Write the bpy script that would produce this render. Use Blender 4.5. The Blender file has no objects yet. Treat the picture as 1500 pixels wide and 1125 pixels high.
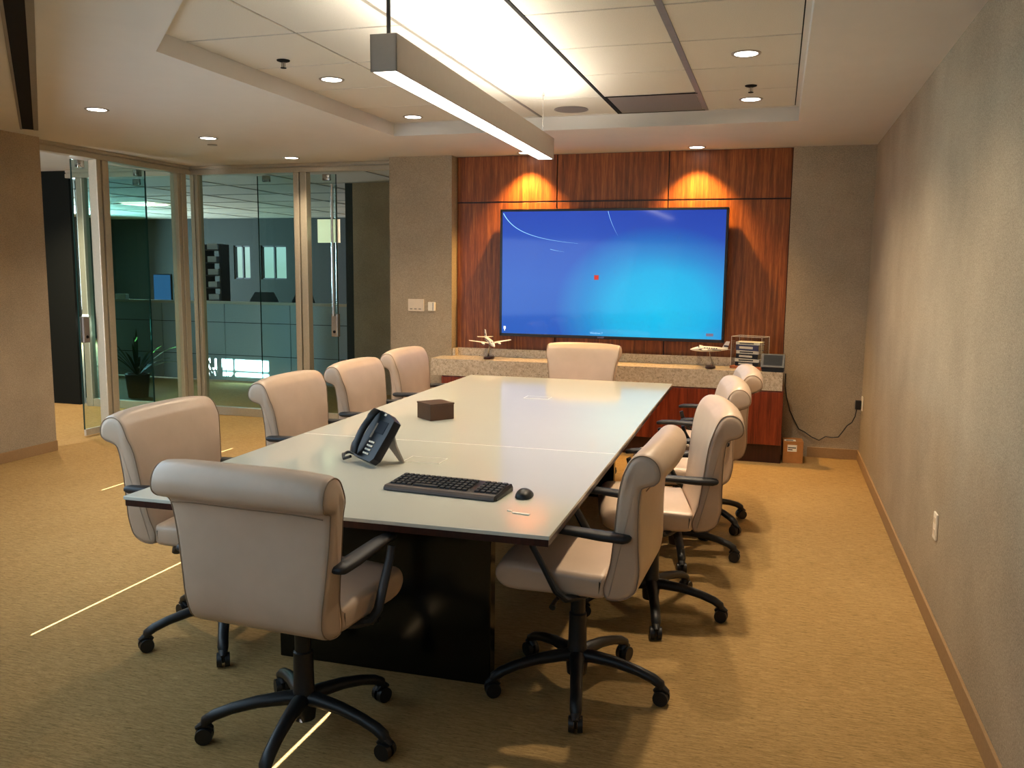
import bpy, bmesh, math, random
from mathutils import Vector, Matrix
random.seed(7)
PI = math.pi
C = bpy.context.scene.collection
scene = bpy.context.scene

# ------------------------------------------------------------------ materials
def srgb(r, g, b):
    def f(c):
        c /= 255.0
        return c / 12.92 if c <= 0.04045 else ((c + 0.055) / 1.055) ** 2.4
    return (f(r), f(g), f(b), 1.0)

class NT:
    def __init__(s, name):
        s.m = bpy.data.materials.new(name); s.m.use_nodes = True
        s.t = s.m.node_tree; s.t.nodes.clear()
        s.out = s.n('ShaderNodeOutputMaterial')
    def n(s, typ, **kw):
        nd = s.t.nodes.new(typ)
        for k, v in kw.items():
            if k.startswith('_'): setattr(nd, k[1:], v)
            else:
                nm = k.replace('__', ' ')
                nd.inputs[int(nm[1:]) if nm[0] == 'i' and nm[1:].isdigit() else nm].default_value = v
        return nd
    def l(s, a, b): s.t.links.new(a, b)
    def coord(s, scale=(1, 1, 1), kind='Object'):
        tc = s.n('ShaderNodeTexCoord'); mp = s.n('ShaderNodeMapping')
        mp.inputs['Scale'].default_value = scale
        s.l(tc.outputs[kind], mp.inputs['Vector']); return mp.outputs['Vector']
    def noise(s, vec, scale, detail=4, rough=.55, dist=0.0):
        nd = s.n('ShaderNodeTexNoise'); nd.inputs['Scale'].default_value = scale
        nd.inputs['Detail'].default_value = detail; nd.inputs['Roughness'].default_value = rough
        nd.inputs['Distortion'].default_value = dist
        s.l(vec, nd.inputs['Vector']); return nd.outputs['Fac']
    def ramp(s, fac, stops):
        r = s.n('ShaderNodeValToRGB'); e = r.color_ramp.elements
        while len(e) < len(stops): e.new(.5)
        for i, (p, c) in enumerate(stops): e[i].position = p; e[i].color = c
        s.l(fac, r.inputs['Fac']); return r.outputs['Color']
    def mix(s, fac, a, b, mode='MIX'):
        m = s.n('ShaderNodeMix', _data_type='RGBA', _blend_type=mode)
        for sock, v in ((m.inputs[0], fac), (m.inputs[6], a), (m.inputs[7], b)):
            if hasattr(v, 'node'): s.l(v, sock)
            else: sock.default_value = v
        return m.outputs[2]
    def math(s, op, a, b=0.0):
        m = s.n('ShaderNodeMath', _operation=op)
        for i, v in enumerate((a, b)):
            if hasattr(v, 'node'): s.l(v, m.inputs[i])
            else: m.inputs[i].default_value = v
        return m.outputs[0]
    def bsdf(s, base, rough=.5, metal=0.0, spec=.5, bump=None, bstr=.2, bdist=.002, **kw):
        b = s.n('ShaderNodeBsdfPrincipled')
        for k, v in (('Base Color', base), ('Roughness', rough), ('Metallic', metal), ('Specular IOR Level', spec)):
            if hasattr(v, 'node'): s.l(v, b.inputs[k])
            else: b.inputs[k].default_value = v
        for k, v in kw.items(): b.inputs[k.replace('__', ' ')].default_value = v
        if bump is not None:
            bp = s.n('ShaderNodeBump'); bp.inputs['Strength'].default_value = bstr; bp.inputs['Distance'].default_value = bdist
            s.l(bump, bp.inputs['Height']); s.l(bp.outputs[0], b.inputs['Normal'])
        s.l(b.outputs[0], s.out.inputs['Surface']); return s.m

def plain(name, col, rough=.5, metal=0.0, spec=.5, var=.06, scale=30, **kw):
    t = NT(name); v = t.coord(); f = t.noise(v, scale, 3)
    lo = tuple(c * (1 - var) for c in col[:3]) + (1,); hi = tuple(min(1, c * (1 + var)) for c in col[:3]) + (1,)
    return t.bsdf(t.ramp(f, [(.3, lo), (.7, hi)]), rough, metal, spec, **kw)

M = {}
# carpet: fine streaks across the room
t = NT('carpet')
v1 = t.coord((7, 60, 1)); v2 = t.coord((26, 120, 1)); v3 = t.coord((1, 1, 1)); v4 = t.coord((16, 70, 1))
s1 = t.noise(v1, 2.0, 6, .7); s2 = t.noise(v2, 2.0, 3, .6); s3 = t.noise(v3, 1.3, 3); s4 = t.noise(v4, 1.6, 4, .7)
col = t.ramp(s1, [(.32, srgb(126, 104, 64)), (.5, srgb(166, 132, 84)), (.68, srgb(192, 158, 106))])
col = t.mix(.3, col, t.ramp(s3, [(.3, srgb(150, 120, 70)), (.7, srgb(178, 150, 100))]))
col = t.mix(t.math('MULTIPLY', t.ramp(s2, [(.38, (1, 1, 1, 1)), (.5, (0, 0, 0, 1))]), .30), col, srgb(92, 74, 42))
col = t.mix(t.math('MULTIPLY', t.ramp(s4, [(.33, (1, 1, 1, 1)), (.42, (0, 0, 0, 1))]), .55), col, srgb(84, 66, 38))
M['carpet'] = t.bsdf(col, .95, 0, .15, bump=s2, bstr=.4, bdist=.004)
# woven wall covering
def wallcover(name, base, amp=.16):
    t = NT(name); a = t.noise(t.coord((40, 40, 220)), 3.0, 4, .6); b = t.noise(t.coord((60, 60, 60)), 2.2, 4, .7); c_ = t.noise(t.coord(), 2.5, 3)
    f = t.math('ADD', t.math('MULTIPLY', a, .5), t.math('ADD', t.math('MULTIPLY', b, .35), t.math('MULTIPLY', c_, .15)))
    d = tuple(x * (1 - amp * 2) for x in base[:3]) + (1,); h = tuple(min(1, x * (1 + amp * 2)) for x in base[:3]) + (1,)
    return t.bsdf(t.ramp(f, [(.36, d), (.62, h)]), .9, 0, .2, bump=f, bstr=.3, bdist=.003)
M['wallcover'] = wallcover('woven_wallcover', srgb(160, 146, 125), .22)
M['drywall'] = plain('painted_drywall', srgb(200, 195, 188), .9, 0, .2, var=.015, scale=6)
M['base'] = plain('carpet_base', srgb(156, 126, 90), .9, 0, .2, var=.06, scale=90)
# acoustic tile
t = NT('acoustic_tile'); f = t.noise(t.coord(), 260, 3, .7)
M['tile'] = t.bsdf(t.ramp(f, [(.3, srgb(184, 178, 166)), (.6, srgb(202, 196, 184))]), .95, 0, .1, bump=f, bstr=.15)
M['tbar'] = plain('ceiling_grid_metal', srgb(116, 108, 98), .5, .0, .4)
M['gridpale'] = plain('pale_grid_metal', srgb(150, 148, 142), .6, 0, .3)
M['gap'] = plain('shadow_gap', srgb(30, 27, 25), .9, 0, .1)  # near-black, for drawn-in shade of gaps and for small black fittings
M['grille'] = plain('perforated_grille', srgb(120, 112, 106), .7, 0, .3, var=.1, scale=300)
# wood veneer, vertical grain
def veneer(name, d, m_, h, rough=.35, axis='z', s=1.0):
    t = NT(name); sc = {'z': (26, 26, 1.3), 'x': (1.3, 26, 26)}[axis]; sc = tuple(x * s for x in sc)
    n1 = t.noise(t.coord(sc), 1.6, 6, .62, .4); n2 = t.noise(t.coord(tuple(x * 4 for x in sc)), 2.2, 3, .6)
    f = t.math('ADD', t.math('MULTIPLY', n1, .72), t.math('MULTIPLY', n2, .28))
    return t.bsdf(t.ramp(f, [(.34, d), (.5, m_), (.66, h)]), rough, 0, .4, bump=n2, bstr=.06)
M['veneer'] = veneer('walnut_veneer', srgb(92, 47, 17), srgb(132, 70, 28), srgb(170, 102, 48), .42)
M['redwood'] = veneer('mahogany_veneer', srgb(78, 28, 14), srgb(116, 46, 24), srgb(140, 62, 34), .3)
M['darkwood'] = veneer('dark_stained_wood', srgb(34, 14, 10), srgb(48, 20, 14), srgb(62, 28, 20), .35)
M['boxwood'] = plain('dark_brown_wood', srgb(62, 36, 20), .4, 0, .4, var=.15, scale=20)
# granite
t = NT('granite'); n1 = t.noise(t.coord(), 48, 6, .72); vo = t.n('ShaderNodeTexVoronoi'); vo.inputs['Scale'].default_value = 75
t.l(t.coord(), vo.inputs['Vector']); n3 = t.noise(t.coord(), 70, 2)
sp = t.math('MULTIPLY', t.math('LESS_THAN', vo.outputs['Distance'], .22), t.math('GREATER_THAN', n3, .52))
col = t.ramp(n1, [(.30, srgb(150, 134, 114)), (.5, srgb(190, 174, 150)), (.70, srgb(210, 196, 176))])
M['granite'] = t.bsdf(t.mix(sp, col, srgb(52, 42, 34)), .25, 0, .5)
# leather
t = NT('taupe_leather'); f = t.noise(t.coord(), 260, 3, .6); g = t.noise(t.coord(), 7, 3)
M['leather'] = t.bsdf(t.ramp(g, [(.3, srgb(194, 168, 144)), (.7, srgb(204, 178, 154))]), .40, 0, .5, Coat__Weight=.22, Coat__Roughness=.32, bump=f, bstr=.08, bdist=.001)
M['piping'] = plain('piping_thread', srgb(146, 122, 100), .7, 0, .3)
M['plastic'] = plain('black_plastic', srgb(22, 22, 23), .42, 0, .5, var=.1)
M['plastic_soft'] = plain('black_soft_plastic', srgb(34, 32, 34), .5, 0, .45, var=.1)
M['gloss_black'] = plain('gloss_black_lacquer', srgb(9, 10, 9), .16, 0, .5, var=.1, scale=5)
M['tableglass'] = plain('backpainted_glass', srgb(206, 206, 192), .09, 0, .5, var=.01, scale=3)
M['tableedge'] = plain('pale_glass_edge', srgb(226, 232, 216), .15, 0, .5)
M['seam'] = plain('seam_white', srgb(240, 238, 224), .3, 0, .4)
M['alu'] = plain('satin_aluminium', srgb(184, 174, 154), .4, .35, .5, var=.05, scale=60)
M['steel'] = plain('brushed_steel', srgb(190, 188, 184), .25, .9, .5)
M['white_enamel'] = plain('white_enamel', srgb(200, 192, 178), .45, 0, .4, var=.02)
M['fixture'] = plain('fixture_paint', srgb(164, 153, 140), .5, 0, .4, var=.02)
M['white_plastic'] = plain('white_plastic', srgb(236, 228, 212), .4, 0, .4, var=.02)
M['ivory'] = plain('ivory_plastic', srgb(220, 204, 180), .4, 0, .4, var=.02)
M['grey_mark'] = plain('grey_mark', srgb(140, 128, 114), .5)
M['paper'] = plain('white_paper', srgb(240, 236, 222), .8, 0, .2, var=.02)
M['cardboard'] = plain('brown_cardboard', srgb(176, 122, 70), .85, 0, .2, var=.08)
M['ink'] = plain('black_ink', srgb(28, 24, 24), .7)
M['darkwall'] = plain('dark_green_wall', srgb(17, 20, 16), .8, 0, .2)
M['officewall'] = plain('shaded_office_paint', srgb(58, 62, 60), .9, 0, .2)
M['cubepanel'] = plain('grey_fabric_panel', srgb(178, 190, 198), .9, 0, .2, var=.06, scale=60)
M['darkgrey'] = plain('dark_grey_laminate', srgb(48, 50, 52), .6)
M['planewhite'] = plain('model_white_paint', srgb(236, 232, 226), .25, 0, .5, var=.02)
M['planeblue'] = plain('model_navy_paint', srgb(34, 34, 58), .3)
M['bookblue'] = plain('navy_book_cloth', srgb(44, 48, 92), .6)
M['bookblack'] = plain('black_book_cloth', srgb(28, 24, 28), .6)
M['bookcream'] = plain('cream_book_jacket', srgb(226, 220, 206), .6)
M['pages'] = plain('book_pages', srgb(206, 190, 160), .85, var=.12, scale=200)
M['orangewood'] = plain('orange_wood', srgb(150, 80, 32), .4, var=.12)
M['plantgreen'] = plain('leaf_green', srgb(52, 84, 36), .5, var=.2)
M['hill'] = plain('distant_trees', srgb(96, 98, 84), 1, var=.2, scale=1)
M['bezel'] = plain('bezel_black', srgb(12, 12, 18), .3, 0, .5)

def glass(name, tint, refl=.06):
    t = NT(name); tr = t.n('ShaderNodeBsdfTransparent'); tr.inputs['Color'].default_value = tint
    gl = t.n('ShaderNodeBsdfGlossy'); gl.inputs['Roughness'].default_value = .02; gl.inputs['Color'].default_value = (1, 1, 1, 1)
    fr = t.n('ShaderNodeLayerWeight')
    sch = t.math('ADD', t.math('MULTIPLY', t.math('POWER', fr.outputs['Facing'], 5.0), .7), .012)
    mx = t.n('ShaderNodeMixShader'); t.l(sch, mx.inputs[0]); t.l(tr.outputs[0], mx.inputs[1]); t.l(gl.outputs[0], mx.inputs[2])
    t.l(mx.outputs[0], t.out.inputs['Surface']); return t.m
M['glass'] = glass('green_tinted_glass', (.84, .94, .93, 1))
M['glassclear'] = glass('clear_glass', (.95, .98, .97, 1))
M['acrylic'] = glass('clear_acrylic', (.93, .93, .93, 1))
M['glassedge'] = plain('glass_edge', srgb(24, 48, 44), .2)

def emit(name, col, strength):
    t = NT(name); e = t.n('ShaderNodeEmission'); e.inputs['Color'].default_value = col; e.inputs['Strength'].default_value = strength
    t.l(e.outputs[0], t.out.inputs['Surface']); return t.m
WARM = (1.0, .80, .56, 1); LAMP = (1.0, .93, .82, 1); DAY = (.56, .80, 1.0, 1)
M['can'] = emit('downlight_glow', (1, .93, .84, 1), 7)
M['tube'] = emit('diffuser_glow', LAMP, 7.0)
M['uplight'] = emit('uplight_glow', LAMP, 60.0)
M['troffer'] = emit('troffer_glow', (1, .92, .75, 1), 9)
M['ledred'] = emit('screen_red', srgb(190, 60, 50), 1.0)
M['lcdwhite'] = emit('screen_white', (1, 1, 1, 1), 1.0)
M['lcdgrey'] = emit('screen_grey', srgb(120, 110, 130), .8)
M['lcdcyan'] = emit('screen_cyan', srgb(150, 210, 255), .9)
M['panelscreen'] = plain('dim_touch_screen', srgb(30, 36, 44), .55, 0, .15)
M['phoneblack'] = plain('phone_black', srgb(12, 13, 17), .38, 0, .4)
M['keyedge'] = plain('grey_key_edge', srgb(84, 76, 72), .4, 0, .4)
M['monitor'] = emit('monitor_blue', srgb(70, 120, 170), .5)

# television picture: blue with a cyan glow low on the right
t = NT('screen_picture')
tc = t.n('ShaderNodeTexCoord'); sx = t.n('ShaderNodeSeparateXYZ'); t.l(tc.outputs['Object'], sx.inputs[0])
X, Z = sx.outputs['X'], sx.outputs['Z']                      # metres from the screen's centre
def glowterm(cx, cz, rx, rz):
    dx = t.math('DIVIDE', t.math('SUBTRACT', X, cx), rx); dz = t.math('DIVIDE', t.math('SUBTRACT', Z, cz), rz)
    d = t.math('SQRT', t.math('ADD', t.math('MULTIPLY', dx, dx), t.math('MULTIPLY', dz, dz)))
    return d
g1 = t.ramp(glowterm(.44, -.30, .92, .72), [(0, (1, 1, 1, 1)), (.45, (.80, .80, .80, 1)), (.7, (.38, .38, .38, 1)), (1.0, (0, 0, 0, 1))])
g2 = t.ramp(glowterm(.9, .62, 1.25, .62), [(0, (1, 1, 1, 1)), (1.0, (0, 0, 0, 1))])
grad = t.ramp(t.math('ADD', t.math('MULTIPLY', Z, .7), .5), [(0, srgb(44, 96, 190)), (.45, srgb(56, 100, 196)), (1, srgb(50, 74, 180))])
col = t.mix(t.math('MULTIPLY', g1, .95), grad, srgb(30, 196, 240))
col = t.mix(t.math('MULTIPLY', g2, .7), col, srgb(40, 66, 168))
em = t.n('ShaderNodeEmission'); t.l(col, em.inputs['Color']); em.inputs['Strength'].default_value = .74
gl = t.n('ShaderNodeBsdfGlossy'); gl.inputs['Roughness'].default_value = .065
fr = t.n('ShaderNodeFresnel'); fr.inputs['IOR'].default_value = 1.45
mx = t.n('ShaderNodeMixShader'); t.l(fr.outputs[0], mx.inputs[0]); t.l(em.outputs[0], mx.inputs[1]); t.l(gl.outputs[0], mx.inputs[2])
t.l(mx.outputs[0], t.out.inputs['Surface']); M['screen'] = t.m

# ------------------------------------------------------------------ mesh tools
class MB:
    def __init__(s): s.bm = bmesh.new()
    def box(s, x0, x1, y0, y1, z0, z1, bev=0, seg=2):
        r = bmesh.ops.create_cube(s.bm, size=1)
        for v in r['verts']:
            v.co = Vector(((x0 + x1) / 2 + v.co.x * (x1 - x0), (y0 + y1) / 2 + v.co.y * (y1 - y0), (z0 + z1) / 2 + v.co.z * (z1 - z0)))
        if bev:
            es = list({e for v in r['verts'] for e in v.link_edges})
            bmesh.ops.bevel(s.bm, geom=es, offset=bev, segments=seg, profile=.5, affect='EDGES')
        return s
    def quad(s, *pts):
        s.bm.faces.new([s.bm.verts.new(p) for p in pts]); return s
    def loft(s, rings, cap=True, closed=True):
        R = [[s.bm.verts.new(p) for p in r] for r in rings]
        n = len(R[0])
        for a, b in zip(R, R[1:]):
            for i in range(n if closed else n - 1):
                j = (i + 1) % n
                s.bm.faces.new((a[i], a[j], b[j], b[i]))
        if cap:
            s.bm.faces.new(list(reversed(R[0]))); s.bm.faces.new(R[-1])
        return s
    def cyl(s, p0, p1, r0, r1=None, n=20, cap=True):
        return s.tube([p0, p1], [r0, r0 if r1 is None else r1], n, cap)
    def tube(s, pts, r, n=10, cap=True, closed=False, flat=1.0, up=None):
        pts = [Vector(p) for p in pts]
        if not hasattr(r, '__len__'): r = [r] * len(pts)
        rings = []; prev = None
        N = len(pts)
        for i, p in enumerate(pts):
            if closed: d = (pts[(i + 1) % N] - pts[i - 1])
            elif i == 0: d = pts[1] - pts[0]
            elif i == N - 1: d = pts[-1] - pts[-2]
            else: d = (pts[i + 1] - p).normalized() + (p - pts[i - 1]).normalized()
            d.normalize()
            if prev is None:
                a = Vector(up) if up else (Vector((0, 0, 1)) if abs(d.z) < .9 else Vector((1, 0, 0)))
            else: a = prev
            a = (a - d * a.dot(d)); a.normalize(); b = d.cross(a); prev = a
            rings.append([p + (a * math.cos(2 * PI * k / n) * flat + b * math.sin(2 * PI * k / n)) * r[i] for k in range(n)])
        if closed: rings.append(rings[0]); 
        if closed:
            R = [[s.bm.verts.new(q) for q in rg] for rg in rings[:-1]]; R.append(R[0])
            for A, B in zip(R, R[1:]):
                for i in range(n):
                    j = (i + 1) % n; s.bm.faces.new((A[i], A[j], B[j], B[i]))
            return s
        return s.loft(rings, cap)
    def lathe(s, prof, c=(0, 0, 0), n=28):
        rings = [[(c[0] + r * math.cos(2 * PI * k / n), c[1] + r * math.sin(2 * PI * k / n), c[2] + z) for k in range(n)] for r, z in prof]
        return s.loft(rings, True)
    def prism(s, pts, z0, z1):
        return s.loft([[(x, y, z0) for x, y in pts], [(x, y, z1) for x, y in pts]])
    def xform(s, mat):
        bmesh.ops.transform(s.bm, matrix=mat, verts=s.bm.verts); return s
    def build(s, name, mat, parent=None, smooth=False, loc=None, rot=None):
        bmesh.ops.remove_doubles(s.bm, verts=s.bm.verts, dist=1e-6)
        bmesh.ops.recalc_face_normals(s.bm, faces=s.bm.faces)
        me = bpy.data.meshes.new(name); s.bm.to_mesh(me); s.bm.free()
        me.materials.append(M[mat] if isinstance(mat, str) else mat)
        if smooth:
            for p in me.polygons: p.use_smooth = True
            try: me.set_sharp_from_angle(angle=math.radians(smooth if smooth is not True else 40))
            except Exception: pass
        o = bpy.data.objects.new(name, me); C.objects.link(o)
        if parent is not None: o.parent = parent
        if loc: o.location = loc
        if rot: o.rotation_euler = rot
        return o

def tag(o, label, cat, group=None):
    o['label'] = label; o['category'] = cat
    if group: o['group'] = group
    return o
def thing(name, label, cat, loc=(0, 0, 0), rz=0, group=None):
    o = bpy.data.objects.new(name, None); C.objects.link(o)
    o.empty_display_size = .1; o.location = loc; o.rotation_euler = (0, 0, rz)
    return tag(o, label, cat, group)
def struct(o): o['kind'] = 'structure'; return o
def sempty(name, loc=(0, 0, 0), rz=0):
    o = bpy.data.objects.new(name, None); C.objects.link(o); o.location = loc; o.rotation_euler = (0, 0, rz); return struct(o)
def copy_tree(o, parent=None):
    c = o.copy(); C.objects.link(c)
    if parent is not None: c.parent = parent
    for ch in list(o.children): copy_tree(ch, c)
    return c
def text(name, body, size, mat, parent, loc, rot, ext=.0005):
    cu = bpy.data.curves.new(name, 'FONT'); cu.body = body; cu.size = size; cu.extrude = ext; cu.align_x = 'CENTER'; cu.align_y = 'CENTER'
    tmp = bpy.data.objects.new(name, cu); C.objects.link(tmp)
    dg = bpy.context.evaluated_depsgraph_get(); me = bpy.data.meshes.new_from_object(tmp.evaluated_get(dg))
    bpy.data.objects.remove(tmp); me.materials.clear(); me.materials.append(M[mat])
    o = bpy.data.objects.new(name, me); C.objects.link(o); o.parent = parent; o.location = loc; o.rotation_euler = rot; return o

# ------------------------------------------------------------------ camera
f_px, yaw, pit, rol, CH = 1274.7, .2935, .1294, .0101, 1.5308
F = Vector((-math.sin(yaw) * math.cos(pit), math.cos(yaw) * math.cos(pit), -math.sin(pit)))
R0 = Vector((math.cos(yaw), math.sin(yaw), 0)); U0 = R0.cross(F)
R = R0 * math.cos(rol) + U0 * math.sin(rol); U = U0 * math.cos(rol) - R0 * math.sin(rol)
cam = bpy.data.objects.new('camera', bpy.data.cameras.new('camera')); C.objects.link(cam)
cam.matrix_world = Matrix((( R.x, U.x, -F.x, 0), (R.y, U.y, -F.y, 0), (R.z, U.z, -F.z, CH), (0, 0, 0, 1)))
cam.data.sensor_fit = 'HORIZONTAL'; cam.data.sensor_width = 36; cam.data.lens = 36 * f_px / 1500
cam.data.clip_start = .02; cam.data.clip_end = 500
scene.camera = cam

# ------------------------------------------------------------------ setting
ZC = 2.555; ZT = 2.65; XR = .7057; YW = 7.65; YG = 7.79; XL = -5.85
struct(MB().box(-14.2, 1.0, -2.2, 16.4, -.06, 0).build('floor', 'carpet'))
struct(MB().box(XR, XR + .12, -1.6, 7.95, 0, ZC + .2).build('wall_right', 'wallcover'))
struct(MB().box(.074, XR, YW - .022, YW + .2, 0, ZC).build('wall_back_right', 'wallcover'))
struct(MB().box(-2.86, .074, YW + .02, YW + .2, 0, ZC).build('wall_back', 'darkwood'))
struct(MB().box(-3.475, -2.86, 7.52, 8.0, 0, ZC).build('wall_back_left', 'wallcover'))
struct(MB().box(XL, -5.72, 3.2, 5.755, 0, ZC + .1).build('wall_left', 'wallcover'))
# baseboards
struct(MB().box(XR - .012, XR, -1.4, YW - .022, 0, .085, .002).build('baseboard_right', 'base'))
struct(MB().box(.30, XR - .012, YW - .034, YW - .022, 0, .085, .002).build('baseboard_back', 'base'))
struct(MB().box(-5.72, -5.708, 4.4, 5.755, 0, .085, .002).build('baseboard_left', 'base'))
# wood panelling on the back wall
pan = sempty('wall_panelling')
xs = [-2.858, -1.912, -.932, .072]
for i in range(3):
    for z0, z1 in ((.62, 2.139), (2.151, ZC - .002)):
        MB().box(xs[i] + .005, xs[i + 1] - .005, YW, YW + .019, z0, z1, .0015).build('panel', 'veneer', pan)
struct(MB().box(.0725, .0745, YW - .012, YW + .018, .0, ZC).build('trim_1', 'veneer'))

# lower ceiling with a hole for the tray
def ring_face(outer, holes, z, name, mat, thick=.02):
    bm = bmesh.new(); es = []
    for lp in [outer] + holes:
        vs = [bm.verts.new((x, y, z)) for x, y in lp]
        es += [bm.edges.new((vs[i], vs[(i + 1) % len(vs)])) for i in range(len(vs))]
    bmesh.ops.triangle_fill(bm, use_beauty=True, use_dissolve=False, edges=es)
    for f in list(bm.faces):
        c = f.calc_center_median()
        for h in holes:
            ins = False; j = len(h) - 1
            for i in range(len(h)):
                if (h[i][1] > c.y) != (h[j][1] > c.y) and c.x < (h[j][0] - h[i][0]) * (c.y - h[i][1]) / (h[j][1] - h[i][1]) + h[i][0]: ins = not ins
                j = i
            if ins: bm.faces.remove(f); break
    r = bmesh.ops.extrude_face_region(bm, geom=list(bm.faces))
    for v in r['geom']:
        if isinstance(v, bmesh.types.BMVert): v.co.z += thick
    m = MB(); m.bm.free(); m.bm = bm
    return m.build(name, mat)
tray = [(-2.9, 6.365), (.083, 6.365), (.083, 1.2), (-.45, 1.2), (-2.9, 3.65)]
struct(ring_face([(-9.6, 3.1), (-5.9, 3.1), (-5.9, -2.0), (.82, -2.0), (.82, 7.95), (-3.47, 7.95), (-3.47, 7.86), (-9.6, 7.86)], [tray], ZC, 'ceiling', 'drywall'))
m = MB()
m.loft([[(x, y, ZC + .0195) for x, y in tray], [(x, y, ZT + .03) for x, y in tray]], cap=False)
struct(m.build('ceiling_tray', 'drywall'))
# tiles in the tray: one tiled surface with a metal grid
gx = [-2.9, -2.27, -1.715, -1.135, -.532, .066]; gy = [6.33 - .6165 * k for k in range(9)]
m = MB(); m.box(-2.95, .12, 1.1, 6.4, ZT + .02, ZT + .04)
struct(m.build('ceiling_deck', 'drywall'))
m = MB()
for i in range(5):
    for j in range(8):
        a = .013 if i in (2, 3) else .007
        x0, x1, y0, y1 = gx[i] + .007, gx[i + 1] - .007, gy[j + 1] + .007, gy[j] - .007
        m.box(x0, x1, y0, y1, ZT, ZT + .018, .002, 1)
struct(m.build('ceiling_tiles', 'tile'))
m = MB()
for x in gx[1:5]: m.box(x - .012, x + .012, 1.2, 6.33, ZT + .006, ZT + .016)
for y in gy: m.box(-2.9, .066, y - .010, y + .010, ZT + .006, ZT + .016)
struct(m.build('ceiling_grid', 'tbar'))
m = MB(); m.box(-1.147, -1.128, 1.2, 6.345, ZT - .003, ZT + .005); m.box(.052, .058, 1.2, 6.30, ZT - .001, ZT + .012)
struct(m.build('shadow_strip', 'gap'))  # dark strips, the shade of the ceiling gaps put into their colour
m = MB(); m.box(.058, .0835, 1.2, 6.365, ZT - .0005, ZT + .02); m.box(-2.9, .058, 6.333, 6.365, ZT - .0005, ZT + .02); struct(m.build('trim_6', 'drywall'))
m = MB(); m.box(-.549, -.515, 1.2, 6.345, ZT - .004, ZT + .004)
struct(m.build('trim_3', 'tbar'))
m = MB(); m.box(-1.724, -1.706, 1.2, 6.345, ZT - .004, ZT + .004)
struct(m.build('trim_4', 'tbar'))

# --- window side: facade at 45 degrees behind the camera with slim gaps between its blinds (sun slips through)
A = Vector((.80, -1.55)); B = Vector((-5.86, 5.11)); L_ = (B - A).length
def fac(name, s0, s1, z0, z1, m):
    d = (B - A).normalized(); n = Vector((-d.y, d.x)) * -1
    p0, p1 = A + d * s0, A + d * s1; o = n * .006
    m.prism([tuple(p0 + o), tuple(p1 + o), tuple(p1 - o), tuple(p0 - o)], z0, z1)
m = MB(); slits = []
for x, z0, z1 in ((-1.42, .45, .58), (-2.92, .17, .62), (-4.40, .34, .80)):
    s = (A - Vector((x, -.75 - x))).length; slits.append((s, z0, z1))
prev = 0.0
for s, z0, z1 in slits:
    fac('', prev, s - .014, 0, ZC, m); fac('', s - .014, s + .014, 0, z0, m); fac('', s - .014, s + .014, z1, ZC, m); prev = s + .014
fac('', prev, L_, 0, ZC, m)
struct(m.build('wall_front', 'drywall'))

# --- next-door side space and the open-plan office beyond the glass
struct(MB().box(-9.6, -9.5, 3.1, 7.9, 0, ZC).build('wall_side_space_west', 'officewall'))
m = MB(); xw0, xw1, zw0, zw1 = -7.37, -6.45, 2.15, 2.40  # unseen wall, its high slot shaped to aim sun at the desk front
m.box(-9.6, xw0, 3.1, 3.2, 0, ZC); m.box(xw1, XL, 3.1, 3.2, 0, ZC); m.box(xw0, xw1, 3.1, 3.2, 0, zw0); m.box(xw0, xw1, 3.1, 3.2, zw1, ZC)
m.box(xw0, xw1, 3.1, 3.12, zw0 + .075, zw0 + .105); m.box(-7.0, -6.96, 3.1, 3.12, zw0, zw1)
struct(m.build('wall_south_sun_slot', 'officewall'))
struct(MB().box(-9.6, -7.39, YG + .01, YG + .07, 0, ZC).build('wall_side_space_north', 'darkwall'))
struct(MB().box(-4.97, -3.3, 9.7, 9.8, 0, 2.75).build('wall_office_east', 'wallcover'))
struct(MB().box(-3.4, -3.3, 8.0, 9.7, 0, 2.75).build('wall_office_return', 'wallcover'))
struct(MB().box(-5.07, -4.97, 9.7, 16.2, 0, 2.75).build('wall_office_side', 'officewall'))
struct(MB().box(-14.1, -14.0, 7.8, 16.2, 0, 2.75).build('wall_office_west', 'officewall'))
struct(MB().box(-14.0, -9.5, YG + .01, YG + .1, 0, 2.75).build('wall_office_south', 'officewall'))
wx = [(-10.98, -10.58), (-10.33, -9.72)]
m = MB(); z0, z1 = 1.30, 2.0
edges = [-14.1] + [e for w in wx for e in w] + [-4.9]
for a, b in zip(edges[0::2], edges[1::2]): m.box(a, b, 16, 16.12, 0, 2.75)
for a, b in wx: m.box(a, b, 16, 16.12, 0, z0); m.box(a, b, 16, 16.12, z1, 2.75)
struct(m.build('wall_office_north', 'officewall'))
for k, (a, b) in enumerate(wx):
    w = sempty('window_%d' % (k + 3), ((a + b) / 2, 16.06, z0)); h = (b - a) / 2
    m = MB()
    for x0, x1, zz0, zz1 in ((-h, h, 0, .03), (-h, h, z1 - z0 - .03, z1 - z0), (-h, -h + .03, 0, z1 - z0), (h - .03, h, 0, z1 - z0), (-.015, .015, 0, z1 - z0)):
        m.box(x0, x1, -.03, .03, zz0, zz1)
    m.build('window_frame', 'darkgrey', w); MB().box(-h, h, -.004, .004, 0, z1 - z0).build('pane', 'glassclear', w)
m = MB(); m.box(-14.1, -3.3, 7.86, 16.2, 2.56, 2.6)
struct(m.build('ceiling_office', 'tile'))
m = MB()
for k in range(9): m.box(-14.0 + 1.22 * k, -14.0 + 1.22 * k + .018, 7.9, 16, 2.554, 2.56)
for k in range(7): m.box(-14, -3.4, 8.4 + 1.22 * k, 8.4 + 1.22 * k + .018, 2.554, 2.56)
struct(m.build('ceiling_office_grid', 'gridpale'))
hl = MB()
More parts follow.
